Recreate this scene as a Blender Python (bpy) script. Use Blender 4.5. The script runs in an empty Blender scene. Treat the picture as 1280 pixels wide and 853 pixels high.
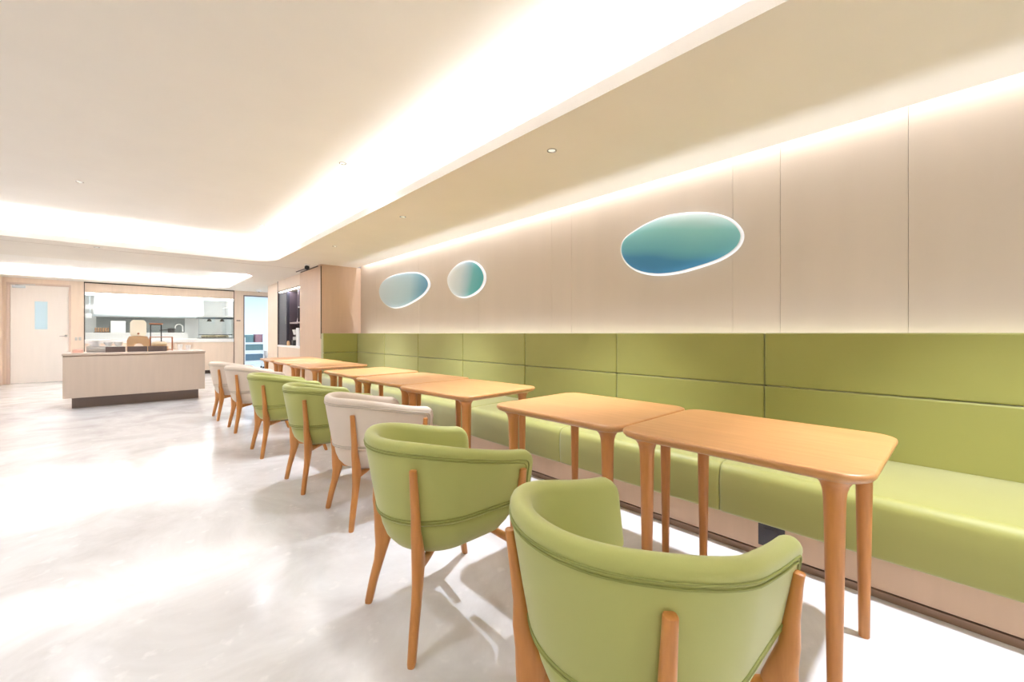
import bpy, bmesh, math, random
from mathutils import Vector, Matrix
random.seed(7)
PI = math.pi
scene = bpy.context.scene
C = scene.collection

# ------------------------------------------------------------------ colour / materials
def lin(c):
    return tuple(((v/255.0)/12.92 if v/255.0 <= 0.04045 else ((v/255.0+0.055)/1.055)**2.4) for v in c)

def new_mat(name):
    m = bpy.data.materials.new(name); m.use_nodes = True
    nt = m.node_tree
    return m, nt, nt.nodes['Principled BSDF']

def mat(name, rgb, rough=0.5, metal=0.0, var=0.0, scale=8.0, bump=0.0, bscale=200.0, coat=0.0, spec=0.5, stretch=None, alpha=1.0):
    """plain procedural material: base colour, small noise variation, optional fine bump"""
    m, nt, b = new_mat(name)
    col = lin(rgb) + (1,)
    b.inputs['Base Color'].default_value = col
    b.inputs['Roughness'].default_value = rough
    b.inputs['Metallic'].default_value = metal
    b.inputs['Specular IOR Level'].default_value = spec
    b.inputs['Coat Weight'].default_value = coat
    tc = nt.nodes.new('ShaderNodeTexCoord')
    mp = nt.nodes.new('ShaderNodeMapping')
    nt.links.new(tc.outputs['Object'], mp.inputs['Vector'])
    if stretch: mp.inputs['Scale'].default_value = stretch
    if var > 0:
        n = nt.nodes.new('ShaderNodeTexNoise'); n.inputs['Scale'].default_value = scale
        n.inputs['Detail'].default_value = 4
        nt.links.new(mp.outputs[0], n.inputs['Vector'])
        r = nt.nodes.new('ShaderNodeValToRGB')
        r.color_ramp.elements[0].position = 0.3; r.color_ramp.elements[1].position = 0.7
        r.color_ramp.elements[0].color = tuple(v*(1-var) for v in col[:3]) + (1,)
        r.color_ramp.elements[1].color = tuple(min(1, v*(1+var)) for v in col[:3]) + (1,)
        nt.links.new(n.outputs['Fac'], r.inputs['Fac'])
        nt.links.new(r.outputs['Color'], b.inputs['Base Color'])
    if bump > 0:
        n2 = nt.nodes.new('ShaderNodeTexNoise'); n2.inputs['Scale'].default_value = bscale
        n2.inputs['Detail'].default_value = 2
        nt.links.new(mp.outputs[0], n2.inputs['Vector'])
        bp = nt.nodes.new('ShaderNodeBump'); bp.inputs['Strength'].default_value = bump
        bp.inputs['Distance'].default_value = 0.002
        nt.links.new(n2.outputs['Fac'], bp.inputs['Height'])
        nt.links.new(bp.outputs[0], b.inputs['Normal'])
    return m

def emit(name, rgb, strength):
    m, nt, b = new_mat(name)
    b.inputs['Base Color'].default_value = lin(rgb) + (1,)
    b.inputs['Emission Color'].default_value = lin(rgb) + (1,)
    b.inputs['Emission Strength'].default_value = strength
    return m

def wood(name, c0, c1, rough=0.38, axis='X'):
    m, nt, b = new_mat(name)
    tc = nt.nodes.new('ShaderNodeTexCoord'); mp = nt.nodes.new('ShaderNodeMapping')
    nt.links.new(tc.outputs['Object'], mp.inputs['Vector'])
    mp.inputs['Scale'].default_value = {'X': (1.2, 14, 14), 'Y': (14, 1.2, 14), 'Z': (14, 14, 1.2)}[axis]
    n = nt.nodes.new('ShaderNodeTexNoise'); n.inputs['Scale'].default_value = 3.0
    n.inputs['Detail'].default_value = 8; n.inputs['Roughness'].default_value = 0.6
    n.inputs['Distortion'].default_value = 0.6
    nt.links.new(mp.outputs[0], n.inputs['Vector'])
    r = nt.nodes.new('ShaderNodeValToRGB')
    r.color_ramp.elements[0].position = 0.32; r.color_ramp.elements[1].position = 0.68
    r.color_ramp.elements[0].color = lin(c0) + (1,); r.color_ramp.elements[1].color = lin(c1) + (1,)
    nt.links.new(n.outputs['Fac'], r.inputs['Fac'])
    nt.links.new(r.outputs['Color'], b.inputs['Base Color'])
    b.inputs['Roughness'].default_value = rough
    b.inputs['Coat Weight'].default_value = 0.15
    b.inputs['Coat Roughness'].default_value = 0.3
    return m

def floor_material():
    m, nt, b = new_mat('polished_stone')
    tc = nt.nodes.new('ShaderNodeTexCoord')
    n = nt.nodes.new('ShaderNodeTexNoise'); n.inputs['Scale'].default_value = 1.6
    n.inputs['Detail'].default_value = 9; n.inputs['Roughness'].default_value = 0.62; n.inputs['Distortion'].default_value = 0.8
    nt.links.new(tc.outputs['Object'], n.inputs['Vector'])
    r = nt.nodes.new('ShaderNodeValToRGB')
    r.color_ramp.elements[0].position = 0.30; r.color_ramp.elements[1].position = 0.70
    r.color_ramp.elements[0].color = lin((194, 190, 186)) + (1,)
    r.color_ramp.elements[1].color = lin((228, 227, 225)) + (1,)
    nt.links.new(n.outputs['Fac'], r.inputs['Fac'])
    # pale aggregate flecks
    v = nt.nodes.new('ShaderNodeTexNoise'); v.inputs['Scale'].default_value = 11; v.inputs['Detail'].default_value = 3
    nt.links.new(tc.outputs['Object'], v.inputs['Vector'])
    r2 = nt.nodes.new('ShaderNodeValToRGB')
    r2.color_ramp.elements[0].position = 0.62; r2.color_ramp.elements[1].position = 0.70
    r2.color_ramp.elements[0].color = (0, 0, 0, 1); r2.color_ramp.elements[1].color = (0.28, 0.28, 0.28, 1)
    nt.links.new(v.outputs['Fac'], r2.inputs['Fac'])
    mx = nt.nodes.new('ShaderNodeMix'); mx.data_type = 'RGBA'
    nt.links.new(r2.outputs['Color'], mx.inputs['Factor'])
    nt.links.new(r.outputs['Color'], mx.inputs[6])
    mx.inputs[7].default_value = lin((246, 243, 239)) + (1,)
    nt.links.new(mx.outputs[2], b.inputs['Base Color'])
    b.inputs['Roughness'].default_value = 0.16
    b.inputs['Specular IOR Level'].default_value = 0.5
    return m

def glass_material(name, tint=(247, 250, 250), gloss=0.07):
    m = bpy.data.materials.new(name); m.use_nodes = True; nt = m.node_tree
    for n in list(nt.nodes): nt.nodes.remove(n)
    o = nt.nodes.new('ShaderNodeOutputMaterial'); mx = nt.nodes.new('ShaderNodeMixShader')
    t = nt.nodes.new('ShaderNodeBsdfTransparent'); g = nt.nodes.new('ShaderNodeBsdfGlossy')
    t.inputs['Color'].default_value = lin(tint) + (1,); g.inputs['Roughness'].default_value = 0.02
    mx.inputs[0].default_value = gloss
    nt.links.new(t.outputs[0], mx.inputs[1]); nt.links.new(g.outputs[0], mx.inputs[2]); nt.links.new(mx.outputs[0], o.inputs[0])
    return m

def art_material(name, stops, angle, centre, span, warp=0.25):
    """glazed disc: its own pigment, teal to blue, along a direction in the wall plane (y, z)"""
    m, nt, b = new_mat(name)
    tc = nt.nodes.new('ShaderNodeTexCoord'); mp = nt.nodes.new('ShaderNodeMapping')
    nt.links.new(tc.outputs['Object'], mp.inputs['Vector'])
    sx = nt.nodes.new('ShaderNodeSeparateXYZ'); nt.links.new(mp.outputs[0], sx.inputs[0])
    ma = nt.nodes.new('ShaderNodeMath'); ma.operation = 'MULTIPLY'; ma.inputs[1].default_value = math.cos(angle)/span
    mb_ = nt.nodes.new('ShaderNodeMath'); mb_.operation = 'MULTIPLY_ADD'; mb_.inputs[1].default_value = math.sin(angle)/span
    nt.links.new(sx.outputs['Y'], ma.inputs[0]); nt.links.new(sx.outputs['Z'], mb_.inputs[0]); nt.links.new(ma.outputs[0], mb_.inputs[2])
    n = nt.nodes.new('ShaderNodeTexNoise'); n.inputs['Scale'].default_value = 2.2; n.inputs['Detail'].default_value = 1
    nt.links.new(mp.outputs[0], n.inputs['Vector'])
    md = nt.nodes.new('ShaderNodeMath'); md.operation = 'MULTIPLY_ADD'; md.inputs[1].default_value = warp
    nt.links.new(n.outputs['Fac'], md.inputs[0]); nt.links.new(mb_.outputs[0], md.inputs[2])
    off = nt.nodes.new('ShaderNodeMath'); off.operation = 'ADD'; off.inputs[1].default_value = 0.5 - warp*0.5
    nt.links.new(md.outputs[0], off.inputs[0])
    r = nt.nodes.new('ShaderNodeValToRGB')
    els = r.color_ramp.elements
    while len(els) < len(stops): els.new(0.5)
    for e, (p, c) in zip(els, stops): e.position = p; e.color = lin(c) + (1,)
    nt.links.new(off.outputs[0], r.inputs['Fac']); nt.links.new(r.outputs['Color'], b.inputs['Base Color'])
    b.inputs['Roughness'].default_value = 0.45
    return m

M = {}
M['floor'] = floor_material()
M['ceil'] = mat('ceiling_paint', (236, 230, 221), 0.85, var=0.015, scale=2)
M['soffit'] = mat('soffit_paint', (232, 224, 211), 0.85, var=0.015, scale=2)
M['panel'] = mat('wall_laminate', (200, 186, 168), 0.55, var=0.02, scale=5, stretch=(1, 1, 0.1))
M['lamb'] = mat('pale_wood_laminate', (226, 206, 186), 0.5, var=0.03, scale=6, stretch=(3, 3, 0.3))
M['lam'] = mat('light_wood_laminate', (208, 178, 150), 0.5, var=0.03, scale=6, stretch=(3, 3, 0.3))
M['lamc'] = mat('counter_laminate', (195, 178, 161), 0.5, var=0.03, scale=6, stretch=(3, 3, 0.3))
M['wallw'] = mat('white_wall_paint', (238, 230, 220), 0.8, var=0.01)
M['dark'] = mat('dark_reveal', (62, 46, 34), 0.6)
M['kick'] = mat('brown_grey_kick_plate', (128, 112, 104), 0.4, var=0.03)
M['skirt'] = mat('bronze_skirting', (140, 112, 90), 0.35, metal=0.3)
M['sofa'] = mat('green_leatherette', (152, 150, 74), 0.55, var=0.02, scale=3, bump=0.06, bscale=260)
M['fabG'] = mat('green_fabric', (169, 172, 94), 0.6, var=0.02, scale=4, bump=0.10, bscale=420)
M['pipG'] = mat('green_piping_fabric', (140, 144, 72), 0.6)
M['fabB'] = mat('beige_fabric', (214, 200, 184), 0.7, var=0.02, scale=4, bump=0.10, bscale=420)
M['pipB'] = mat('beige_piping_fabric', (188, 176, 160), 0.7)
M['oak'] = wood('honey_oak_top', (184, 130, 76), (200, 147, 92), 0.33, 'Y')
M['oakleg'] = wood('honey_oak_leg', (184, 120, 58), (202, 138, 74), 0.36, 'Z')
M['chairwood'] = wood('honey_oak_chair', (186, 121, 58), (205, 141, 75), 0.36, 'Z')
M['rim'] = mat('white_glaze_rim', (222, 226, 226), 0.4)
M['chrome'] = mat('chrome', (200, 200, 200), 0.15, metal=1)
M['steel'] = mat('brushed_steel', (196, 204, 208), 0.3, metal=0.8)
M['black'] = mat('black_plastic', (30, 28, 30), 0.4)
M['lens'] = emit('lamp_lens', (215, 218, 210), 0.5)
M['led'] = emit('led_strip', (245, 250, 255), 9.0)
M['ledw'] = emit('led_strip_warm', (255, 244, 226), 5.0)
M['white'] = mat('white_gloss', (242, 240, 238), 0.3)
M['greyw'] = mat('grey_tile', (150, 158, 158), 0.4, var=0.03, scale=3)
M['coolw'] = mat('cool_white_panel', (234, 235, 234), 0.4)
M['glass'] = glass_material('clear_glass')
M['brown'] = mat('dark_brown_box', (96, 80, 74), 0.5)
M['tan'] = mat('tan_wood', (208, 168, 124), 0.5, var=0.06, scale=5)
M['cream'] = mat('cream_dispenser', (250, 240, 216), 0.3)
M['copper'] = mat('copper_wire', (176, 116, 84), 0.35, metal=0.6)
M['bread'] = mat('pale_bread', (226, 206, 172), 0.7, var=0.08, scale=20)
M['egg'] = mat('brown_egg', (206, 156, 110), 0.5)
M['blue'] = mat('blue_crate', (106, 136, 158), 0.5, var=0.05)
M['teal'] = mat('teal_crate', (112, 146, 152), 0.5, var=0.05)
M['rose'] = mat('rose_basket', (160, 122, 134), 0.6, var=0.05)
M['bluew'] = mat('pale_blue_wall', (232, 240, 246), 0.7)
M['nichew'] = mat('dark_brown_niche', (84, 72, 76), 0.3, var=0.08, scale=2)
M['nichedoor'] = mat('black_brown_door', (46, 42, 52), 0.55)
M['carton'] = mat('white_carton', (236, 226, 220), 0.7)
M['greysil'] = mat('silver_tray', (190, 186, 180), 0.3, metal=0.6)
M['tray'] = mat('pink_tray', (222, 176, 156), 0.5)

for k_, a_ in (('sofa', 0.5), ('fabG', 0.25)):
    b_ = M[k_].node_tree.nodes['Principled BSDF']; b_.inputs['Sheen Weight'].default_value = a_; b_.inputs['Sheen Roughness'].default_value = 0.5

# ------------------------------------------------------------------ geometry helpers
def smooth(me, ang=38):
    for p in me.polygons: p.use_smooth = True
    me.set_sharp_from_angle(angle=math.radians(ang))

WN = {'lower_back_pad', 'upper_back_pad', 'body', 'countertop', 'tabletop', 'canopy_top', 'shelf', 'cabinet_door', 'box', 'kitchen_appliance', 'menu_stand'}
def obj(name, bm, m, parent=None, loc=None, sm=True, ang=38):
    bmesh.ops.recalc_face_normals(bm, faces=bm.faces[:])
    me = bpy.data.meshes.new(name); bm.to_mesh(me); bm.free()
    if sm: smooth(me, ang)
    me.materials.append(m)
    o = bpy.data.objects.new(name, me); C.objects.link(o)
    if loc: o.location = loc
    if parent: o.parent = parent
    if name in WN:
        w_ = o.modifiers.new('weighted', 'WEIGHTED_NORMAL'); w_.keep_sharp = True
    return o

def bx(bm, x0, x1, y0, y1, z0, z1, bev=0.0, seg=2):
    r = bmesh.ops.create_cube(bm, size=1.0)
    vs = r['verts']
    for v in vs:
        v.co = Vector(((x0+x1)/2 + v.co.x*(x1-x0), (y0+y1)/2 + v.co.y*(y1-y0), (z0+z1)/2 + v.co.z*(z1-z0)))
    if bev > 0:
        es = list({e for v in vs for e in v.link_edges})
        bmesh.ops.bevel(bm, geom=es, offset=bev, segments=seg, profile=0.5, affect='EDGES')

def box(*a, **k):
    bm = bmesh.new(); bx(bm, *a, **k); return bm

def skin_loops(bm, loops, closed=True, cap0=True, cap1=True):
    """loft between successive loops of coordinates"""
    rows = [[bm.verts.new(p) for p in lp] for lp in loops]
    n = len(rows[0])
    for a, b in zip(rows, rows[1:]):
        for i in range(n if closed else n-1):
            j = (i+1) % n
            bm.faces.new((a[i], a[j], b[j], b[i]))
    if cap0: bm.faces.new(rows[0][::-1])
    if cap1: bm.faces.new(rows[-1])
    return rows

def tube(bm, pts, r, n=10, closed=False):
    pts = [Vector(p) for p in pts]
    rs = r if isinstance(r, (list, tuple)) else [r]*len(pts)
    m = len(pts); loops = []
    up = None
    for i, p in enumerate(pts):
        if closed: t = pts[(i+1) % m] - pts[i-1]
        else: t = pts[min(i+1, m-1)] - pts[max(i-1, 0)]
        t.normalize()
        if up is None:
            up = Vector((0, 0, 1)) if abs(t.z) < 0.9 else Vector((1, 0, 0))
        a = (up - t*up.dot(t)).normalized(); b = t.cross(a); up = a
        loops.append([p + a*math.cos(2*PI*k/n)*rs[i] + b*math.sin(2*PI*k/n)*rs[i] for k in range(n)])
    if closed:
        rows = [[bm.verts.new(q) for q in lp] for lp in loops]
        for i in range(m):
            a, b = rows[i], rows[(i+1) % m]
            for k in range(n): bm.faces.new((a[k], a[(k+1) % n], b[(k+1) % n], b[k]))
    else: skin_loops(bm, loops)

def lathe(bm, prof, n=24, c=(0, 0, 0)):
    loops = [[Vector((c[0]+r*math.cos(2*PI*k/n), c[1]+r*math.sin(2*PI*k/n), c[2]+z)) for k in range(n)] for r, z in prof]
    skin_loops(bm, loops)

def rrect(x0, x1, y0, y1, r, n=8):
    pts = []
    for cx, cy, a0 in ((x1-r, y1-r, 0), (x0+r, y1-r, PI/2), (x0+r, y0+r, PI), (x1-r, y0+r, 1.5*PI)):
        for k in range(n+1):
            a = a0 + PI/2*k/n
            pts.append((cx + r*math.cos(a), cy + r*math.sin(a)))
    return pts

def tag(o, label, cat, group=None, kind=None):
    o['label'] = label; o['category'] = cat
    if group: o['group'] = group
    if kind: o['kind'] = kind
    return o

def thing(name, label, cat, loc=(0, 0, 0), rz=0.0, group=None):
    o = bpy.data.objects.new(name, None); C.objects.link(o)
    o.empty_display_size = 0.1
    o.location = loc; o.rotation_euler = (0, 0, rz)
    return tag(o, label, cat, group)

def struct(name, bm, m, parent=None, **k):
    o = obj(name, bm, m, parent, **k)
    if parent is None: o['kind'] = 'structure'
    return o

def dup(o, parent=None):
    c = o.copy(); C.objects.link(c)
    if parent: c.parent = parent
    for ch in list(o.children): dup(ch, c)
    return c

def area(name, loc, rot, sx, sy, power, col=(1, 0.95, 0.88), spread=PI):
    l = bpy.data.lights.new(name, 'AREA'); l.shape = 'RECTANGLE'; l.size = sx; l.size_y = sy
    l.energy = power; l.color = col; l.spread = spread
    o = bpy.data.objects.new(name, l); C.objects.link(o); o.location = loc; o.rotation_euler = rot
    return o

def spot(name, loc, power, size=1.9, blend=0.6, rad=0.03, col=(0.93, 1.0, 1.15), rot=(0, 0, 0)):
    l = bpy.data.lights.new(name, 'SPOT'); l.energy = power; l.spot_size = size; l.spot_blend = blend
    l.shadow_soft_size = rad; l.color = col
    o = bpy.data.objects.new(name, l); C.objects.link(o); o.location = loc; o.rotation_euler = rot
    return o

# ------------------------------------------------------------------ camera
F = 517.0; TH = math.atan2(473, 517)
cam = bpy.data.cameras.new('camera'); cam.sensor_width = 36.0; cam.lens = 36.0*F/1280.0
cam.shift_y = -(426.5-417.0)/1280.0; cam.clip_start = 0.05
co = bpy.data.objects.new('camera', cam); C.objects.link(co)
co.location = (0, 0, 1.15); co.rotation_euler = (PI/2, 0, -TH)
scene.camera = co

# ------------------------------------------------------------------ setting
ZS, ZT = 2.42, 2.75            # soffit and tray ceilings
XW = 3.27                      # bench wall
YB = 14.57                     # back wall
struct('floor', box(-6.2, 5.0, -4.2, 18.2, -0.12, 0.0), M['floor'], sm=False)

# bench wall: full-height panels with fine open joints on a backing
bm = bmesh.new()
ys = [-4.0, -2.83, -1.31, 0.215, 0.85, 1.155, 2.68, 2.95, 4.20, 5.72, 7.24, 7.95]
for a, b in zip(ys, ys[1:]): bx(bm, XW, XW+0.03, a+0.0009, b-0.0009, 0.0, 2.62, 0.0008, 1)
bx(bm, XW+0.03, XW+0.12, -4.1, 7.95, 0.0, 2.8)
struct('wall_right', bm, M['panel'], sm=False)

# soffit with the two rounded tray openings
TA = rrect(-4.6, 1.84, -3.2, 8.40, 0.45, 10)
TB = rrect(-4.6, 1.95, 10.40, 13.95, 0.30, 8)
def inset(pts, d, box4, r, n): return rrect(box4[0]-d, box4[1]+d, box4[2]-d, box4[3]+d, r+d, n)
def plate_with_holes(bm, outer, holes, z):
    edges = []
    for lp in [outer] + holes:
        vs = [bm.verts.new((x, y, z)) for x, y in lp]
        for i in range(len(vs)): edges.append(bm.edges.new((vs[i], vs[(i+1) % len(vs)])))
    bmesh.ops.triangle_fill(bm, use_beauty=True, use_dissolve=False, edges=edges)
bm = bmesh.new()
plate_with_holes(bm, [(-6.1, -4.1), (3.19, -4.1), (3.19, 7.95), (3.6, 7.95), (3.6, 12.5), (4.6, 12.5), (4.6, YB+0.1), (-6.1, YB+0.1)], [TA, TB], ZS)
struct('ceiling_soffit', bm, M['soffit'], sm=False)
def tray(name, b4, r, n, z_lip, z_top, pocket=0.20):
    """lip, light pocket and raised ceiling of one cove"""
    lip_in = rrect(b4[0], b4[1], b4[2], b4[3], r, n)
    lip_out = rrect(b4[0]-0.02, b4[1]+0.02, b4[2]-0.02, b4[3]+0.02, r+0.02, n)
    pk = rrect(b4[0]-pocket, b4[1]+pocket, b4[2]-pocket, b4[3]+pocket, r+pocket, n)
    bm = bmesh.new()
    L = lambda pts, z: [Vector((x, y, z)) for x, y in pts]
    skin_loops(bm, [L(lip_in, ZS), L(lip_in, z_lip), L(lip_out, z_lip), L(lip_out, ZS+0.02), L(pk, ZS+0.02), L(pk, z_top)], cap0=False, cap1=True)
    bmesh.ops.recalc_face_normals(bm, faces=bm.faces[:])
    return struct(name, bm, M['ceil'], ang=30)
tray('ceiling_tray', (-4.6, 1.84, -3.2, 8.40), 0.45, 10, 2.50, ZT)
tray('ceiling_far_tray', (-4.6, 1.95, 10.40, 13.95), 0.30, 8, 2.46, 2.62, 0.14)
# slot above the bench wall
bm = bmesh.new()
bx(bm, 3.17, 3.19, -4.1, 7.95, ZS+0.002, 2.60); bx(bm, 3.17, 3.30, -4.1, 7.95, 2.60, 2.62)
struct('trim_1', bm, M['soffit'], sm=False)
struct('trim_2', box(-6.1, 2.5, 8.80, 8.812, ZS-0.0015, ZS+0.01), M['lamc'], sm=False)

# outer room
struct('wall_left', box(-6.2, -6.1, -4.1, 14.0, 0, 2.8), M['wallw'], sm=False)
struct('wall_front', box(-6.2, 3.4, -4.2, -4.1, 0, 2.8), M['wallw'], sm=False)
struct('wall_stub_left', box(-6.2, -2.17, 14.0, YB+0.1, 0, 2.5), M['lamb'], sm=False)

# column at the end of the bench and the right wall behind it
XC = 2.53
bm = bmesh.new(); bx(bm, XC, 3.40, 7.95, 9.25, 0, ZS-0.03); bx(bm, XC, 3.40, 7.95, 8.1, ZS-0.03, ZS)
struct('wall_column', bm, M['lam'], sm=False)
bm = bmesh.new()
bx(bm, XC+0.012, 3.39, 8.1, 9.25, ZS-0.03, ZS)
bx(bm, XC-0.001, XC+0.012, 7.948, 7.962, 0.0, ZS-0.03)
struct('trim_3', bm, M['dark'], sm=False)
# niche wall  (front plane X=2.60, Y 9.25..11.30)
XN = 2.60
bm = bmesh.new()
bx(bm, XN, 3.40, 9.25, 11.30, 2.17, ZS)
bx(bm, XN, 3.40, 9.25, 11.30, 0.0, 0.83)
struct('wall_niche', bm, M['lamb'], sm=False)
bm = bmesh.new(); bx(bm, 3.05, 3.40, 9.25, 11.30, 0.83, 2.17); bx(bm, XN+0.004, 3.05, 11.285, 11.30, 0.872, 2.155); bx(bm, XN+0.02, 3.05, 9.25, 9.262, 0.872, 2.155)
struct('wall_niche_back', bm, M['nichew'], sm=False)
bm = bmesh.new(); bx(bm, XN-0.012, 3.05, 9.251, 11.29, 0.83, 0.872, 0.003)
struct('trim_4', bm, M['white'])
bm = bmesh.new(); bx(bm, XN-0.004, XN+0.02, 11.30, 11.335, 0.5, ZS); bx(bm, XN-0.004, XN+0.02, 9.25, 11.30, 2.155, 2.17)
struct('trim_5', bm, M['dark'], sm=False)
struct('wall_far_right', box(2.66, 3.40, 11.335, 12.62, 0, ZS), M['lamb'], sm=False)

# back wall with the door, kitchen window and passage openings
bm = bmesh.new()
T0, T1 = YB, YB+0.12
bx(bm, -2.20, -2.115, T0, T1, 0, ZS)           # left of door
bx(bm, -2.115, -1.12, T0, T1, 2.31, ZS)        # over door
bx(bm, -1.12, -0.90, T0, T1, 0, ZS)            # between door and window
bx(bm, -0.885, 2.185, T0+0.015, T1, 2.16, ZS-0.03)  # header panel over window
bx(bm, -0.885, 2.185, T0+0.015, T1, 0.10, 0.90)      # panel below window
bx(bm, 2.20, 2.44, T0, T1, 0, ZS)              # between window and passage
bx(bm, 2.44, 4.50, T0, T1, 2.28, ZS)           # over passage
struct('wall_back', bm, M['lamb'], sm=False)
bm = bmesh.new()
bx(bm, -0.90, -0.885, T0+0.004, T1, 0.10, ZS); bx(bm, 2.185, 2.20, T0+0.004, T1, 0.0, ZS)
bx(bm, -0.90, 2.20, T0+0.004, T1, ZS-0.03, ZS); bx(bm, -0.885, 2.185, T0+0.03, T1, 0.0, 0.10)
struct('trim_6', bm, M['dark'], sm=False)
bm = bmesh.new(); bx(bm, -0.885, 2.185, T0-0.012, T0+0.45, 0.90, 1.00, 0.004)
struct('trim_7', bm, M['white'])
bm = bmesh.new()
bx(bm, 2.425, 2.455, T0-0.006, T1+0.01, 0, 2.30); bx(bm, 2.455, 3.60, T0-0.006, T1+0.01, 2.27, 2.30)
struct('trim_8', bm, M['kick'], sm=False)
struct('window_1', box(-0.885, 2.185, T0+0.05, T0+0.058, 1.00, 2.16), M['glass'], sm=False)

# kitchen behind the window
bm = bmesh.new()
bx(bm, -1.30, -1.20, T1, 17.0, 0, 2.7); bx(bm, 2.30, 2.38, T1, 17.0, 0, 2.7); bx(bm, -1.3, 2.38, 17.0, 17.1, 0, 2.7)
struct('wall_kitchen', bm, M['coolw'], sm=False)
struct('ceiling_kitchen', box(-1.3, 2.38, T1, 17.1, 2.62, 2.7), M['coolw'], sm=False)
struct('wall_kitchen_splashback', box(-0.80, 1.22, 16.985, 17.0, 1.0, 1.64), M['greyw'], sm=False)

# passage room
bm = bmesh.new()
bx(bm, 2.38, 2.44, T1, 18.0, 0, 2.7); bx(bm, 2.38, 4.6, 18.0, 18.1, 0, 2.7); bx(bm, 4.5, 4.6, 12.6, 18.0, 0, 2.7)
bx(bm, 3.40, 4.6, 12.5, 12.6, 0, 2.7)
struct('wall_passage', bm, M['bluew'], sm=False)
struct('ceiling_passage', box(2.38, 4.6, T1, 18.1, 2.62, 2.7), M['bluew'], sm=False)

# entrance door (door_1)
bm = bmesh.new()
d = thing('door_1', 'x', 'door', (-2.1, YB, 0)); del d['label']; del d['category']; d['kind'] = 'structure'
bm = bmesh.new()
bx(bm, 0.045, 0.405, -0.01, 0.035, 0.008, 2.265); bx(bm, 0.605, 0.945, -0.01, 0.035, 0.008, 2.265)
bx(bm, 0.405, 0.605, -0.01, 0.035, 0.008, 1.245); bx(bm, 0.405, 0.605, -0.01, 0.035, 1.895, 2.265)
M['doorp'] = mat('door_laminate', (232, 224, 216), 0.5, var=0.015, scale=5, stretch=(3, 3, 0.3))
obj('door_leaf', bm, M['doorp'], d, sm=False)
obj('door_pane', box(0.405, 0.605, 0.008, 0.016, 1.245, 1.895), mat('frosted_blue_glass', (196, 224, 236), 0.2), d, sm=False)
bm = bmesh.new()
bx(bm, -0.015, 0.040, -0.03, 0.05, 0, 2.31); bx(bm, 0.950, 0.985, -0.03, 0.05, 0, 2.31); bx(bm, -0.015, 0.985, -0.03, 0.05, 2.270, 2.312)
obj('door_frame', bm, mat('door_frame_grey', (206, 184, 168), 0.45), d, sm=False)
bm = bmesh.new()
lathe(bm, [(0.026, 0), (0.026, 0.012)], 20); bmesh.ops.rotate(bm, verts=bm.verts[:], cent=(0, 0, 0), matrix=Matrix.Rotation(PI/2, 3, 'X'))
bmesh.ops.translate(bm, verts=bm.verts[:], vec=(0.90, -0.01, 1.09))
tube(bm, [(0.90, -0.015, 1.09), (0.90, -0.06, 1.09), (0.885, -0.065, 1.09), (0.80, -0.065, 1.085)], [0.009, 0.009, 0.009, 0.007], 10)
obj('door_handle', bm, M['chrome'], d)
bm = bmesh.new(); bx(bm, 0.07, 0.27, -0.055, -0.01, 2.19, 2.245, 0.004)
tube(bm, [(0.12, -0.06, 2.25), (0.30, -0.10, 2.27), (0.42, -0.035, 2.28)], 0.007, 8)
obj('door_closer', bm, M['steel'], d)

# ------------------------------------------------------------------ banquette
def banquette(y0, y1, label):
    t = thing('banquette', label, 'bench', (2.70, (y0+y1)/2, 0), 0, 'green banquette sections along the wall')
    oy = (y0+y1)/2; h = (y1-y0)/2
    # seat cushion: soft crowned block, profile in X/Z swept along Y
    prof = []
    x0, x1, z0, z1, R = -0.37, 0.395, 0.188, 0.452, 0.055
    prof += [(x1, z0), (x1, z1-0.006)]
    for k in range(1, 6): prof.append((x1 + (x0+R-x1)*k/6.0, z1 - 0.006 + 0.010*math.sin(PI*k/6.0)))
    for k in range(9):
        a = PI/2 + PI/2*k/8; prof.append((x0+R+R*math.cos(a), z1-R-0.004+R*math.sin(a)))
    prof += [(x0-0.004, 0.36), (x0-0.004, 0.30), (x0, 0.24)]
    for k in range(5):
        a = PI + PI/2*k/4; prof.append((x0+0.018+0.018*math.cos(a), z0+0.018+0.018*math.sin(a)))
    cx, cz = 0.02, 0.32
    bm = bmesh.new(); loops = []
    st = [(-h+0.0002, 0.012), (-h+0.003, 0.005), (-h+0.008, 0.002), (-h+0.018, 0.0)]
    st += [(-h+0.018 + (2*h-0.036)*k/10.0, -0.002*math.sin(PI*k/10)) for k in range(1, 10)]
    st += [(h-0.018, 0.0), (h-0.008, 0.003), (h-0.003, 0.005), (h-0.0002, 0.012)]
    for y, s in st:
        lp = []
        for x, z in prof:
            dx, dz = cx-x, cz-z; L = math.hypot(dx, dz)
            lp.append(Vector((x+dx/L*s, y, z+dz/L*s)))
        loops.append(lp)
    skin_loops(bm, loops)
    obj('seat_cushion', bm, M['sofa'], t, ang=50)
    # stitched seams at the cushion's front corners
    for nm, za, zb in (('lower_back_pad', 0.44, 0.8045), ('upper_back_pad', 0.8075, 1.153)):
        bm = bmesh.new(); bx(bm, 0.375, 0.485, -h+0.0015, h-0.0015, za, zb, 0.012, 4)
        obj(nm, bm, M['sofa'], t, ang=60)
    obj('gap_light_block', box(0.425, 0.484, -h, h, 0.43, 1.13), M['dark'], t, sm=False)  # hidden board added to stop light leaking through and darken the pad gaps
    obj('plinth', box(-0.315, 0.45, -h, h, 0.04, 0.19), M['lam'], t, sm=False)
    bm = bmesh.new(); bx(bm, -0.318, 0.45, -h, h, 0.0, 0.034, 0.002); 
    obj('skirting', bm, M['skirt'], t, sm=False)
    return t
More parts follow.
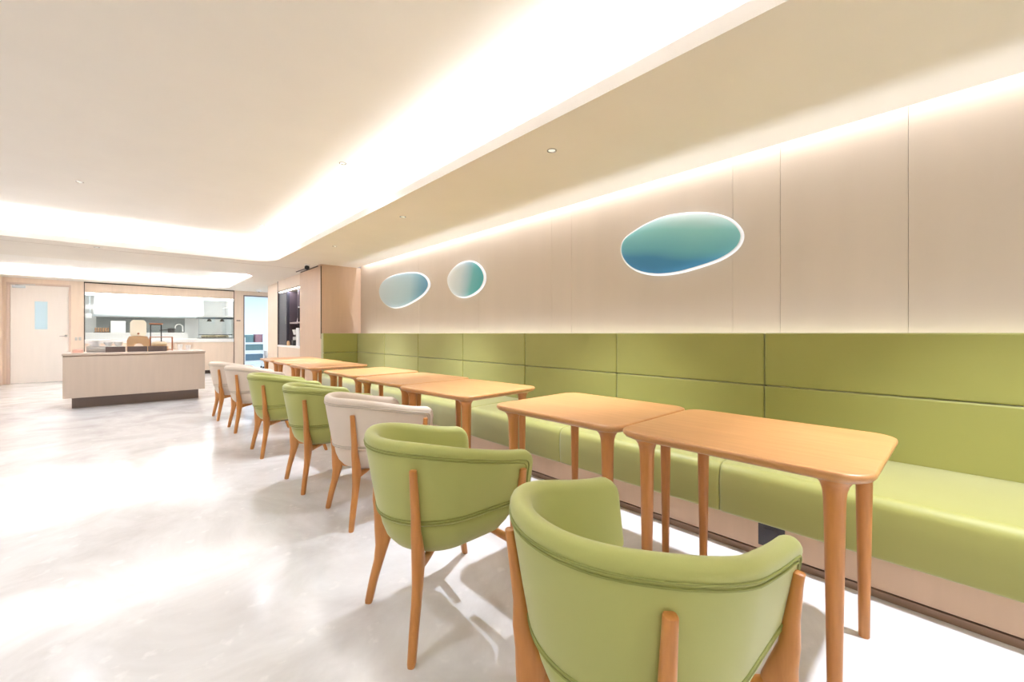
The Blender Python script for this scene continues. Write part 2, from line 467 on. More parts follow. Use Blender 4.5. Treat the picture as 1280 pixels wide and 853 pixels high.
ME = [(-1.35, 0.893, 'green banquette section with dark outlet in its plinth, behind nearest table'),
      (0.893, 2.026, 'green banquette section second from the camera, right after nearest seat seam'),
      (2.026, 3.160, 'green banquette section right below the gap between oval and round wall discs'),
      (3.160, 4.284, 'green banquette section fourth from the camera, round wall disc above its left end'),
      (4.284, 5.400, 'green banquette section third from the far corner, between pebble and round discs'),
      (5.400, 6.500, 'green banquette section second from the corner, beneath the pebble-shaped disc'),
      (6.500, 7.660, 'green banquette section running into the far corner beside the pillar')]
bq = [banquette(*a) for a in ME]
# socket plate in the nearest plinth
bm = bmesh.new(); bx(bm, -0.318, -0.312, 0.60+0.2285, 0.718+0.2285, 0.062, 0.186)
bx(bm, -0.321, -0.316, 0.63+0.2285, 0.69+0.2285, 0.085, 0.155, 0.001)
oo = obj('outlet_plate', bm, mat('dark_outlet', (66, 62, 66), 0.4), bq[0], sm=False); oo['label'] = 'dark grey outlet plate'
# return section against the pillar
t = thing('banquette_return', 'short green banquette back turned across the far corner against the pillar', 'bench', (2.76, 7.66, 0))
for nm, za, zb in (('lower_back_pad', 0.44, 0.8045), ('upper_back_pad', 0.8075, 1.153)):
    bm = bmesh.new(); bx(bm, -0.30, 0.312, -0.06, 0.07, max(za, 0.466), zb, 0.014, 4); obj(nm, bm, M['sofa'], t, ang=60)
obj('plinth', box(-0.28, 0.42, 0.02, 0.28, 0.0, 0.43), M['lam'], t, sm=False)
obj('back_rail', box(-0.295, 0.42, 0.072, 0.28, 0.43, 1.05), M['lam'], t, sm=False)

# ------------------------------------------------------------------ tables
def make_table():
    t = thing('dining_table', '', 'table')
    W, Ln, H = 0.70, 0.79, 0.765
    bm = bmesh.new()
    def top_loop(ins, z, bow=0.010):
        pts = rrect(-W/2+ins, W/2-ins, -Ln/2+ins, Ln/2-ins, max(0.02, 0.085-ins*0.6), 9)
        # rounded rectangle resampled with gently bowed sides
        out = []
        for x, y in pts:
            out.append(Vector((x*(1+0.0), y, z)))
        return out
    skin_loops(bm, [top_loop(0.060, H-0.0345), top_loop(0.022, H-0.033), top_loop(0.008, H-0.026), top_loop(0.001, H-0.017), top_loop(0.0, H-0.010), top_loop(0.002, H-0.003), top_loop(0.007, H-0.0005), top_loop(0.02, H)])
    obj('tabletop', bm, M['oak'], t, ang=50)
    for sx in (-1, 1):
        for sy in (-1, 1):
            bm = bmesh.new()
            prof = [(0.0155, 0.0), (0.0175, 0.004), (0.019, 0.15), (0.0225, 0.38), (0.0262, 0.60), (0.0278, 0.665), (0.030, 0.69), (0.035, 0.708), (0.044, 0.722), (0.055, 0.729), (0.062, 0.7320)]
            lathe(bm, prof, 24)
            obj('leg', bm, M['oakleg'], t, loc=(sx*(W/2-0.085), sy*(Ln/2-0.095), 0))
    return t
TABLES = [(1.780, 0.556, 0.0, 'light oak table nearest the camera, at the right end of its pair'),
          (1.790, 1.354, 0.5, 'light oak table butted against the far end of the nearest table'),
          (1.795, 2.445, 4.0, 'light oak table behind the nearest gap, in front of the round wall disc'),
          (1.795, 3.245, 4.5, 'light oak table fourth from the camera, touching the third one'),
          (1.800, 4.120, 2.0, 'light oak table fifth from camera, overlapped by a beige chair back in view'),
          (1.790, 5.335, 2.0, 'light oak table sixth from the camera, below the far banquette corner'),
          (1.790, 6.170, 1.0, 'light oak table seventh from camera, seen below the dark niche'),
          (1.790, 7.030, 0.0, 'farthest light oak table, seen just right of the blue crates')]
tb = make_table()
for i, (x, y, rz, lab) in enumerate(TABLES):
    o = tb if i == 0 else dup(tb)
    o.location = (x, y, 0); o.rotation_euler = (0, 0, math.radians(rz))
    tag(o, lab, 'table', 'oak tables along the banquette')

# ------------------------------------------------------------------ chairs
RB, RT, ZB, LA = 0.245, 0.301, 0.445, 0.292
def ztop_base(w):
    k = min(1, max(0, (w-0.22)/0.78)); k = k*k*(3-2*k)
    return 0.765 - 0.085*k
def ro(z):
    t = max(0.0, min(1.0, (z-ZB)/0.32)); return RB + (RT-RB)*(t**0.9)
ARC = PI*0.27
LT = 2*LA + ARC
def plan(s, r):
    """s = distance along the U from the +Y arm tip; returns point and outward normal"""
    if s < LA: return Vector((LA-s, r, 0)), Vector((0, 1, 0))
    if s > LA+ARC: return Vector((s-LA-ARC, -r, 0)), Vector((0, -1, 0))
    a = PI/2 + PI*(s-LA)/ARC
    return Vector((r*math.cos(a), r*math.sin(a), 0)), Vector((math.cos(a), math.sin(a), 0))
def shell_top(s):
    dt = min(s, LT-s); w = abs(s/LT-0.5)*2
    z = ztop_base(w); R = 0.065
    if dt < R: z -= R - math.sqrt(max(0, R*R-(R-dt)**2))
    return z
def shell_bot(s):
    w = abs(s/LT-0.5)*2; dt = min(s, LT-s)
    z = ZB + 0.02*w; R = 0.03
    if dt < R: z += R - math.sqrt(max(0, R*R-(R-dt)**2))
    return z
def make_chair(name, fab, pip):
    t = thing(name, '', 'chair')
    # --- curved back shell
    ss = [0.0, 0.001, 0.004, 0.009, 0.016, 0.026, 0.040, 0.055, 0.075]
    mid = [0.075 + (LT-0.15)*k/52.0 for k in range(1, 52)]
    ss = ss + mid + [LT-v for v in reversed(ss)]
    bm = bmesh.new(); loops = []
    for s in ss:
        dt = min(s, LT-s); zt, zb = shell_top(s), shell_bot(s)
        e = 1.0 if dt > 0.026 else math.sqrt(max(0.0, 1-(1-dt/0.026)**2))
        th = 0.054
        prof = []     # (inward offset, z)
        hgt = zt-zb; rr = th/2
        rr2 = min(rr, hgt*0.3)
        for f in (0.0, 0.02, 0.08, 0.2, 0.35, 0.5, 0.65, 0.8): prof.append((0.006 if f == 0 else 0.0, zb+(hgt-rr2)*f))
        for k in range(9):
            a = PI - PI*k/8; prof.append((rr + rr*math.cos(a), zt-rr2+rr2*math.sin(a)))
        for f in (0.8, 0.65, 0.5, 0.35, 0.2, 0.05, 0.0): prof.append((th*(0.80+0.20*f), zb+(hgt-rr2)*f))
        lp = []
        for d_, z in prof:
            dd = rr + (d_-rr)*max(e, 0.05)
            p, n = plan(s, ro(z)); p = p - n*dd; lp.append(Vector((p.x, p.y, z)))
        loops.append(lp)
    skin_loops(bm, loops)
    back = obj('backrest', bm, fab, t, ang=60)
    # --- double piping on the outer face
    bm = bmesh.new()
    def outer(s, z, push=0.0015):
        p, n = plan(s, ro(z)); p = p + n*push; return Vector((p.x, p.y, z))
    for off in (0.036, 0.047):
        path = []
        zs = shell_bot(off)+0.03
        for k in range(6): path.append(outer(off, zs + (ztop_base(1)-off-0.03-zs)*k/6.0))
        for k in range(5):
            a = PI/2*k/4; path.append(outer(off+0.028*(1-math.cos(a)), ztop_base(1)-off-0.028+0.028*math.sin(a)))
        n = 46
        for k in range(1, n): 
            s = off+0.028 + (LT-2*(off+0.028))*k/n; path.append(outer(s, ztop_base(abs(s/LT-0.5)*2)-off))
        for k in range(4, -1, -1):
            a = PI/2*k/4; path.append(outer(LT-off-0.028*(1-math.cos(a)), ztop_base(1)-off-0.028+0.028*math.sin(a)))
        for k in range(5, -1, -1): path.append(outer(LT-off, zs + (ztop_base(1)-off-0.03-zs)*k/6.0))
        tube(bm, path, 0.0030, 6)
    for off in (0.012, 0.023):
        path = [outer(0.03 + (LT-0.06)*k/48.0, shell_bot(0.03 + (LT-0.06)*k/48.0)+off) for k in range(49)]
        tube(bm, path, 0.0030, 6)
    obj('piping', bm, pip, back)
    # --- bowl seat
    bm = bmesh.new(); loops = []
    def dloop(sc, z, tilt=0.0):
        r = 0.236; xf = 0.25; out = []
        for k in range(25):
            a = PI/2 + PI*k/24; out.append((r*math.cos(a), r*math.sin(a)))
        for k in range(9):
            a = -PI/2 + PI/2*k/8; out.append((xf-0.09+0.09*math.cos(a), -r+0.09+0.09*math.sin(a)))
        for k in range(9):
            a = PI/2*k/8; out.append((xf-0.09+0.09*math.cos(a), r-0.09+0.09*math.sin(a)))
        return [Vector((0.02+(x-0.02)*sc, y*sc, z + tilt*(x+0.2))) for x, y in out]
    for sc, z, ti in ((0.15, 0.306, 0.03), (0.45, 0.307, 0.03), (0.68, 0.316, 0.04), (0.82, 0.335, 0.05), (0.92, 0.365, 0.06), (0.975, 0.40, 0.03), (1.0, 0.43, 0.01), (0.985, 0.452, 0), (0.94, 0.466, 0), (0.8, 0.474, 0), (0.4, 0.478, 0)):
        loops.append(dloop(sc, z, ti))
    skin_loops(bm, loops)
    obj('seat', bm, fab, t, ang=60)
    # --- four forked legs
    def leg(base, dr, up_to, kick=0.0):
        dr = Vector((dr[0], dr[1], 0)).normalized(); tg = Vector((-dr.y, dr.x, 0)); bs = Vector((base[0], base[1], 0))
        rows = [(None, up_to, 0.0115, 0.0105), (None, up_to-0.002, 0.013, 0.012), (None, up_to-0.03, 0.0135, 0.0125), (None, (up_to+0.50)/2, 0.0145, 0.014),
                (None, 0.50, 0.0155, 0.017), (0.268, 0.44, 0.0165, 0.022), (0.254, 0.385, 0.0175, 0.030), (0.245, 0.340, 0.018, 0.038), (0.244, 0.295, 0.018, 0.037), (0.250, 0.25, 0.0175, 0.028),
                (0.263, 0.19, 0.017, 0.021), (0.288, 0.10, 0.016, 0.018), (0.308, 0.012, 0.0145, 0.0165), (0.310, 0.0, 0.0125, 0.0145)]
        bm = bmesh.new(); loops = []
        for r, z, a, b in rows:
            if r is None: r = ro(z) + b*0.9
            c = bs + dr*r + Vector((kick*max(0.0, 1-z/0.44)**1.3, 0, 0)); lp = []
            for k in range(16):
                q = 2*PI*k/16; cx, sy = math.cos(q), math.sin(q)
                f = 1.0/((abs(cx)**3 + abs(sy)**3)**(1/3.0))
                v = c + dr*(b*cx*f) + tg*(a*sy*f); lp.append(Vector((v.x, v.y, z)))
            loops.append(lp)
        skin_loops(bm, loops)
        # brace curving in under the seat
        loops = []
        for r, z, a, b in ((0.262, 0.338, 0.014, 0.040), (0.225, 0.312, 0.015, 0.031), (0.190, 0.300, 0.015, 0.022), (0.15, 0.296, 0.015, 0.016), (0.05, 0.296, 0.014, 0.014)):
            c = bs + dr*r + Vector((kick*0.15, 0, 0)); lp = []
            for k in range(12):
                q = 2*PI*k/12; v = c + tg*(a*math.cos(q)); lp.append(Vector((v.x, v.y, z + b*math.sin(q))))
            loops.append(lp)
        skin_loops(bm, loops)
        return bm
    for sy in (-1, 1):
        obj('leg', leg((0, 0), (-0.72, sy*0.70), 0.672), M['chairwood'], t, ang=50)
        obj('leg', leg((0.192, 0), (0.10, sy*1.0), 0.612, 0.09), M['chairwood'], t, ang=50)
    bm = bmesh.new(); bx(bm, -0.10, 0.14, -0.012, 0.012, 0.282, 0.292, 0.002)
    obj('seat_bracket', bm, M['kick'], t)
    return t
cg = make_chair('armchair', M['fabG'], M['pipG'])
cb = make_chair('armchair', M['fabB'], M['pipB'])
CH = [(0.888, 0.539, -1, 'g', 'green upholstered armchair nearest the camera, its legs cut off by the photo'),
      (0.946, 1.485, -4.5, 'g', 'green upholstered armchair second from the camera, seen whole'),
      (1.160, 2.605, -2, 'b', 'beige upholstered armchair nearest the camera, between two green chairs'),
      (1.115, 3.400, 0, 'g', 'green upholstered armchair just beyond the nearest beige chair'),
      (1.090, 4.560, 0, 'g', 'green upholstered armchair farthest from the camera, before the far beige pair'),
      (1.085, 5.870, 0, 'b', 'beige upholstered armchair just beyond the farthest green chair'),
      (1.040, 6.830, 0, 'b', 'beige upholstered armchair farthest away, nearest to the island counter')]
seen = {}
for x, y, rz, kd, lab in CH:
    src = cg if kd == 'g' else cb
    o = src if kd not in seen else dup(src)
    seen[kd] = 1
    o.location = (x, y, 0); o.rotation_euler = (0, 0, math.radians(rz))
    tag(o, lab, 'chair', 'armchairs along the row of tables')

# ------------------------------------------------------------------ wall discs
def disc(name, pts, label, m, depth=0.045):
    cy = sum(p[0] for p in pts)/len(pts); cz = sum(p[1] for p in pts)/len(pts)
    # smooth closed outline through the points
    P = [Vector((p[0]-cy, p[1]-cz)) for p in pts]; n = len(P); out = []
    for i in range(n):
        p0, p1, p2, p3 = P[i-1], P[i], P[(i+1) % n], P[(i+2) % n]
        for k in range(4):
            u = k/4.0
            out.append(0.5*((2*p1) + (p2-p0)*u + (2*p0-5*p1+4*p2-p3)*u*u + (3*p1-p0-3*p2+p3)*u**3))
    for _ in range(3):
        out = [(out[i-1] + out[i]*2 + out[(i+1) % len(out)])/4 for i in range(len(out))]
    t = thing(name, label, 'wall art', (XW, cy, cz), 0, 'glazed pebble discs on the panelled wall')
    def ring(d_in, x):
        lp = []
        N = len(out)
        for i in range(N):
            tg = (out[(i+1) % N] - out[i-1]).normalized(); nn = Vector((-tg.y, tg.x))
            if nn.dot(out[i]) > 0: nn = -nn
            q = out[i] + nn*d_in; lp.append(Vector((x, q.x, q.y)))
        return lp
    bm = bmesh.new()
    skin_loops(bm, [ring(0.012, -0.001), ring(0.004, -depth*0.25), ring(0.0, -depth*0.5), ring(0.003, -depth*0.75), ring(0.010, -depth*0.93), ring(0.018, -depth), ring(0.026, -depth*1.0)])
    r_ = obj('rim', bm, M['rim'], t, ang=80); r_['label'] = 'white glazed rim'
    bm = bmesh.new()
    base = ring(0.019, 0)
    lps = [[Vector((-depth*1.0, p.y, p.z)) for p in base]]
    for sc, dz in ((0.92, 0.006), (0.75, 0.010), (0.5, 0.013), (0.2, 0.015)):
        lps.append([Vector((-depth-dz, p.y*sc, p.z*sc)) for p in base])
    skin_loops(bm, lps)
    obj('glazed_face', bm, m, t, ang=80)
A_ = [(2.095, 1.894), (2.066, 1.995), (1.963, 2.05), (1.831, 2.097), (1.669, 2.125), (1.496, 2.115), (1.367, 2.09), (1.264, 2.057), (1.167, 2.006), (1.101, 1.938), (1.066, 1.862), (1.087, 1.786), (1.148, 1.73), (1.245, 1.687), (1.367, 1.66), (1.496, 1.637), (1.61, 1.627), (1.73, 1.631), (1.857, 1.658), (1.976, 1.713), (2.059, 1.797)]
B_ = [(4.884, 1.883), (4.844, 1.975), (4.737, 2.05), (4.589, 2.1), (4.419, 2.111), (4.257, 2.082), (4.127, 2.01), (4.051, 1.922), (4.031, 1.834), (4.076, 1.745), (4.178, 1.674), (4.337, 1.628), (4.503, 1.618), (4.677, 1.659), (4.813, 1.746)]
C_ = [(7.057, 1.862), (7.021, 1.993), (6.847, 2.088), (6.563, 2.135), (6.208, 2.139), (5.878, 2.118), (5.609, 2.075), (5.426, 1.99), (5.348, 1.889), (5.408, 1.792), (5.572, 1.709), (5.839, 1.638), (6.123, 1.583), (6.426, 1.566), (6.703, 1.611), (6.946, 1.722)]
disc('wall_disc', A_, 'large oval teal disc with white rim above the nearest tables', art_material('teal_glaze', [(0.0, (50, 124, 172)), (0.26, (58, 136, 180)), (0.42, (104, 178, 192)), (0.72, (138, 204, 204)), (0.86, (190, 226, 226)), (1.0, (232, 240, 240))], math.radians(100), 0, 0.52, 0.14))
disc('wall_disc', B_, 'round disc, middle of the three, pale with turquoise right side', art_material('half_teal_glaze', [(0.0, (70, 168, 176)), (0.32, (104, 186, 192)), (0.44, (160, 200, 212)), (0.6, (204, 220, 226)), (1.0, (232, 236, 236))], math.radians(20), 0, 0.85, 0.12))
disc('wall_disc', C_, 'pebble shaped pale blue disc nearest the far corner', art_material('pale_blue_glaze', [(0.0, (84, 150, 192)), (0.14, (120, 176, 200)), (0.32, (166, 202, 214)), (1.0, (200, 218, 224))], math.radians(14), 0, 1.6, 0.15))

# ------------------------------------------------------------------ ceiling fittings
def downlight(x, y, z, label, power, size=1.45, rad=0.034):
    t = thing('recessed_downlight', label, 'ceiling light', (x, y, z), 0, 'recessed ceiling downlights')
    bm = bmesh.new()
    n = 28
    loops = [[Vector((r*math.cos(2*PI*k/n), r*math.sin(2*PI*k/n), zz)) for k in range(n)] for r, zz in ((rad*0.74, -0.001), (rad*0.80, -0.004), (rad, -0.004), (rad*1.02, 0.0), (rad*0.76, 0.0), (rad*0.70, 0.0))]
    skin_loops(bm, loops, cap0=False, cap1=False)
    obj('trim_ring', bm, M['chrome'], t)
    bm = bmesh.new(); lathe(bm, [(rad*0.72, -0.0005), (rad*0.45, -0.0045), (rad*0.1, -0.006)], 24)
    obj('lamp_lens', bm, M['lens'], t)
    spot('downlight_beam', (x, y, z-0.012), power, size, 0.9, 0.03)
PS = 200
for x, y, lab in ((2.14, 1.93, 'chrome recessed downlight in the soffit above the large oval disc'),
                  (2.16, 4.12, 'small recessed soffit downlight second along, above the round disc'),
                  (2.16, 6.18, 'small recessed soffit downlight third along, before the far corner')):
    downlight(x, y, ZS, lab, PS)
for x, y in ((2.14, -0.25), (2.14, -2.4)):
    spot('soffit_beam', (x, y, ZS-0.012), PS, 1.45, 0.8, 0.03)
PT = 47
for x, y, lab in ((-0.42, 6.30, 'small ceiling fitting with added lamp in the raised ceiling at far left'),
                  (1.45, 3.94, 'small ceiling fitting with added lamp in the raised ceiling beside the bright cove'),
                  (1.40, 7.00, 'small ceiling fitting with added lamp in the raised ceiling near its rounded corner')):
    downlight(x, y, ZT, lab, PT, 2.4, 0.032)
for x, y in ((-0.42, 3.9), (-0.42, 1.5), (-2.4, 1.5), (-2.4, 3.9), (-2.4, 6.3), (-0.42, -1.0)):
    spot('tray_fill_spot', (x, y, ZT-0.012), PT, 2.4, 1.0, 0.06)  # added bare spots with no fittings, brightening the floor

downlight(-0.40, 8.62, ZS, 'small ceiling downlight in the strip between the two bright trays', 60, 2.2)
for x, y in ((-1.6, 12.2), (0.6, 12.2), (1.2, 9.4), (-2.2, 9.4)):
    spot('far_fill_spot', (x, y, ZS-0.012 if y < 10 else 2.605), 60, 2.3, 1.0, 0.06)  # extra spots without fittings, put in to lift the far floor

# dome camera
t = thing('security_camera', 'small black ball camera on a thin bracket under the soffit by the pillar', 'camera', (2.36, 8.18, ZS))
bm = bmesh.new(); lathe(bm, [(0.045, 0), (0.045, -0.015), (0.03, -0.02)], 20); obj('mount', bm, M['white'], t)
bm = bmesh.new(); bmesh.ops.create_uvsphere(bm, u_segments=20, v_segments=12, radius=0.042); bmesh.ops.translate(bm, verts=bm.verts[:], vec=(0, 0, -0.055)); obj('ball', bm, M['black'], t)
bm = bmesh.new(); tube(bm, [(-0.01, 0.03, -0.07), (-0.05, 0.5, -0.085)], 0.009, 8); obj('arm', bm, M['brown'], t)
t = thing('smoke_detector', 'white round detector on the ceiling in front of the passage opening', 'detector', (2.70, 13.9, ZS))
bm = bmesh.new(); lathe(bm, [(0.07, 0), (0.07, -0.02), (0.05, -0.045), (0.03, -0.055)], 24); obj('housing', bm, M['white'], t)
bm = bmesh.new(); lathe(bm, [(0.02, -0.053), (0.02, -0.066), (0.008, -0.07)], 16); obj('sensor', bm, M['kick'], t)

# ------------------------------------------------------------------ island counter and what stands on it
t = thing('island_counter', 'beige laminate island counter with dark recessed kick plate', 'counter', (0.075, 9.45, 0))
bm = bmesh.new(); bx(bm, -0.855, 0.855, -0.40, 0.42, 0.172, 0.800, 0.003); obj('body', bm, M['lamc'], t)
bm = bmesh.new(); bx(bm, -0.855, 0.855, -0.385, 0.42, 0.800, 0.812); obj('shadow_gap', bm, M['skirt'], t, sm=False)
bm = bmesh.new(); bx(bm, -0.865, 0.865, -0.405, 0.43, 0.812, 0.846, 0.004); obj('countertop', bm, M['lamc'], t)
bm = bmesh.new(); bx(bm, -0.775, 0.780, -0.21, 0.36, 0.0, 0.172); obj('kick_plate', bm, M['kick'], t, sm=False)
ZC = 0.846
def put(name, label, cat, loc, bm, m, group=None, **k):
    o = obj(name, bm, m, None, loc=loc, **k); return tag(o, label, cat, group)
bm = bmesh.new(); bx(bm, -0.065, 0.065, -0.10, 0.10, 0, 0.012, 0.003); bx(bm, -0.055, 0.055, -0.09, 0.09, 0.012, 0.055, 0.008)
put('food_box', 'low pink box at the left end of the island counter', 'box', (-0.645, 9.40, ZC), bm, M['tray'])
bm = bmesh.new(); bx(bm, -0.10, 0.10, -0.08, 0.08, 0, 0.008, 0.002); bx(bm, -0.095, 0.095, -0.075, 0.075, 0.02, 0.055, 0.006); bx(bm, -0.1, 0.1, -0.08, 0.08, 0.055, 0.064, 0.003)
put('serving_dish', 'silver lidded dish at the left of the dark boxes', 'dish', (-0.43, 9.40, ZC), bm, M['greysil'])
for i, (x, w, lab) in enumerate(((-0.217, 0.230, 'dark brown tray box left of three on the counter'), (0.047, 0.245, 'dark brown tray box in front of the tan drinks dispenser'), (0.303, 0.240, 'dark brown tray box rightmost of three, in front of the bread'))):
    bm = bmesh.new(); w2 = w/2
    bx(bm, -w2, w2, -0.09, 0.09, 0, 0.012); bx(bm, -w2, w2, -0.09, -0.08, 0.012, 0.085, 0.002); bx(bm, -w2, w2, 0.08, 0.09, 0.012, 0.085, 0.002)
    bx(bm, -w2, -w2+0.01, -0.08, 0.08, 0.012, 0.085, 0.002); bx(bm, w2-0.01, w2, -0.08, 0.08, 0.012, 0.085, 0.002)
    put('tray_box', lab, 'box', (x, 9.36, ZC), bm, M['brown'], 'dark tray boxes on the island counter', sm=False)
# plates and bowls behind the boxes
def plate(x, y, z, r, n, label):
    bm = bmesh.new()
    for k in range(n): lathe(bm, [(r*0.5, k*0.012), (r*0.95, k*0.012+0.012), (r, k*0.012+0.017), (r*0.9, k*0.012+0.016), (r*0.45, k*0.012+0.006)], 24)
    put('plate', label, 'plate', (x, y, z), bm, M['white'], 'white crockery behind the dark boxes')
bm = bmesh.new(); bx(bm, -0.26, 0.17, -0.08, 0.12, 0, 0.09, 0.004)
put('riser_stand', 'low pale riser behind the silver dish carrying crockery', 'stand', (-0.30, 9.60, ZC), bm, M['greysil'])
for i in range(5):
    plate(-0.47, 9.60, ZC+0.09+i*0.018, 0.075, 1, ['white plate lowest of the left stack on the riser', 'white plate second from the bottom of the left stack', 'white plate in the middle of the left stack', 'white plate second from the top of the left stack', 'white plate topmost of the left stack on the riser'][i])
for x, lab in ((-0.31, 'white bowl upside left of two on the riser'), (-0.19, 'white bowl right of two on the riser, beside the tan dispenser')):
    bm = bmesh.new(); lathe(bm, [(0.025, 0), (0.03, 0.01), (0.05, 0.04), (0.058, 0.07), (0.054, 0.07), (0.046, 0.042), (0.02, 0.014)], 24)
    put('bowl', lab, 'bowl', (x, 9.60, ZC+0.09), bm, M['white'], 'white bowls on the riser')
# drinks dispenser
t = thing('drinks_dispenser', 'cream rounded drinks dispenser on an arched tan wooden base', 'dispenser', (0.06, 9.66, ZC))
def yprism(bm, outline, y0, y1):
    skin_loops(bm, [[Vector((x, y0, z)) for x, z in outline], [Vector((x, y1, z)) for x, z in outline]])
out = [(-0.145, 0.0), (-0.06, 0.0)]
for k in range(11):
    a = PI - PI*k/10; out.append((0.005+0.065*math.cos(a), 0.06+0.075*math.sin(a)))
out += [(0.07, 0.0), (0.145, 0.0), (0.145, 0.19), (0.115, 0.255), (-0.115, 0.255), (-0.145, 0.19)]
bm = bmesh.new(); yprism(bm, out, -0.09, 0.09); obj('arched_base', bm, M['tan'], t, sm=False)
bm = bmesh.new(); yprism(bm, [(-0.09, 0.255), (0.09, 0.255), (0.105, 0.30), (0.105, 0.49), (0.075, 0.535), (-0.075, 0.535), (-0.105, 0.49), (-0.105, 0.30)], -0.085, 0.085)
bmesh.ops.bevel(bm, geom=bm.edges[:], offset=0.008, segments=2, affect='EDGES'); obj('tank', bm, M['cream'], t)
bm = bmesh.new(); lathe(bm, [(0.016, 0), (0.016, 0.03), (0.006, 0.04)], 16); bmesh.ops.rotate(bm, verts=bm.verts[:], cent=(0, 0, 0), matrix=Matrix.Rotation(PI/2, 3, 'X')); bmesh.ops.translate(bm, verts=bm.verts[:], vec=(0, -0.085, 0.30)); obj('tap', bm, M['copper'], t)
# wire racks and bread
def wire_rack(name, label, loc, w, d_, h, m, top):
    t = thing(name, label, 'rack', loc)
    bm = bmesh.new()
    for x in (-w/2, w/2):
        tube(bm, [(x, -d_/2, 0), (x, -d_/2, h), (x, d_/2, h), (x, d_/2, 0)], 0.006, 6)
    for y in (-d_/2, d_/2):
        for z in (0.02, h): tube(bm, [(-w/2, y, z), (w/2, y, z)], 0.006, 6)
    obj('wire_frame', bm, m, t)
    if top:
        bm = bmesh.new(); bx(bm, -w/2-0.02, w/2+0.02, -d_/2-0.01, d_/2+0.01, h+0.004, h+0.024, 0.003); obj('wood_shelf', bm, M['copper'], t)
    return t
wire_rack('wire_stand', 'tall dark wire stand with wooden top right of the dispenser', (0.295, 9.74, ZC), 0.145, 0.12, 0.46, M['black'], True)
wire_rack('wire_stand', 'low wide copper wire stand over the bread', (0.36, 9.56, ZC), 0.30, 0.18, 0.24, M['copper'], False)
bm = bmesh.new(); lathe(bm, [(0.02, 0), (0.035, 0.02), (0.042, 0.09), (0.04, 0.16), (0.028, 0.2), (0.008, 0.21)], 20)
bmesh.ops.rotate(bm, verts=bm.verts[:], cent=(0, 0, 0), matrix=Matrix.Rotation(PI/2, 3, 'Y')); bmesh.ops.scale(bm, verts=bm.verts[:], vec=(1, 1, 1))
put('bread_loaf', 'pale bread loaf lying under the copper stand', 'bread', (0.23, 9.56, ZC+0.12), bm, M['bread'])
bm = bmesh.new(); bx(bm, -0.12, 0.12, -0.06, 0.06, 0, 0.078, 0.004)
put('display_block', 'tan display block carrying the loaf', 'block', (0.335, 9.56, ZC), bm, M['tan'])
for x, z, lab in ((0.62, 0.10, 'white paper cup on the right end of counter, left one'), (0.74, 0.085, 'white paper cup nearest the right edge of the counter')):
    bm = bmesh.new(); lathe(bm, [(0.03, 0), (0.04, z), (0.042, z), (0.042, z+0.006), (0.036, z+0.004), (0.028, 0.006)], 20)
    put('paper_cup', lab, 'cup', (x, 9.62, ZC), bm, M['white'], 'paper cups at the counter end')

# ------------------------------------------------------------------ kitchen contents
t = thing('back_counter', 'white kitchen back counter seen through the window', 'counter', (0.2, 16.65, 0))
bm = bmesh.new(); bx(bm, -1.38, 1.05, -0.32, 0.33, 0.08, 1.13); obj('body', bm, M['white'], t, sm=False)
bm = bmesh.new(); bx(bm, -1.39, 1.06, -0.34, 0.33, 1.13, 1.172, 0.003); obj('countertop', bm, M['white'], t)
bm = bmesh.new(); bx(bm, -1.38, 1.05, -0.26, 0.33, 0, 0.08); obj('kick_plate', bm, M['kick'], t, sm=False)
ZK = 1.172
t = thing('extractor_hood', 'long white extractor hood hanging over the kitchen back counter', 'hood', (0.2, 16.6, 1.63))
bm = bmesh.new(); skin_loops(bm, [[Vector((-1.02, y, z)) for y, z in ((-0.30, 0), (0.40, 0), (0.40, 0.99), (0.15, 0.99), (-0.30, 0.10))], [Vector((1.45, y, z)) for y, z in ((-0.30, 0), (0.40, 0), (0.40, 0.99), (0.15, 0.99), (-0.30, 0.10))]]); obj('canopy', bm, M['coolw'], t, sm=False)
bm = bmesh.new(); bx(bm, -1.03, 1.46, -0.312, -0.302, -0.01, 0.05, 0.002); obj('front_rail', bm, M['steel'], t)
# egg tray with countable eggs
bm = bmesh.new(); bx(bm, -0.165, 0.165, -0.10, 0.10, 0, 0.02, 0.004)
put('egg_tray', 'brown egg tray on the kitchen back counter, left of the white box', 'tray', (-0.66, 16.44, ZK), bm, M['brown'])
eggs = 0
for r_ in range(3):
    for k in range(6):
        bm = bmesh.new(); lathe(bm, [(0.004, 0), (0.017, 0.006), (0.023, 0.019), (0.017, 0.033), (0.005, 0.039)], 12)
        put('egg', 'brown egg among those heaped in rows on the egg tray', 'egg', (-0.785+k*0.050, 16.40+0.012*r_, ZK+0.021+r_*0.040), bm, M['egg'], 'brown eggs on the tray')
bm = bmesh.new(); bx(bm, -0.155, 0.155, -0.13, 0.13, 0, 0.335, 0.008); bx(bm, -0.12, 0.12, -0.134, -0.13, 0.03, 0.30, 0.001)
put('kitchen_appliance', 'white square appliance on the back counter beside the eggs', 'appliance', (-0.325, 16.45, ZK), bm, M['white'])
t = thing('faucet', 'white arched faucet on the kitchen back counter', 'faucet', (1.13, 16.5, ZK))
bm = bmesh.new(); tube(bm, [(0, 0, 0), (0, 0, 0.17)] + [(-0.09+0.09*math.cos(a), 0, 0.17+0.09*math.sin(a)) for a in [PI*k/10 for k in range(1, 11)]] + [(-0.18, 0, 0.13)], 0.014, 10); obj('spout', bm, M['white'], t)
bm = bmesh.new(); lathe(bm, [(0.03, 0), (0.03, 0.03), (0.02, 0.04)], 16); obj('base', bm, M['chrome'], t)
t = thing('cooking_pot', 'dark cooking pot with long handle left of the faucet', 'pot', (0.86, 16.5, ZK))
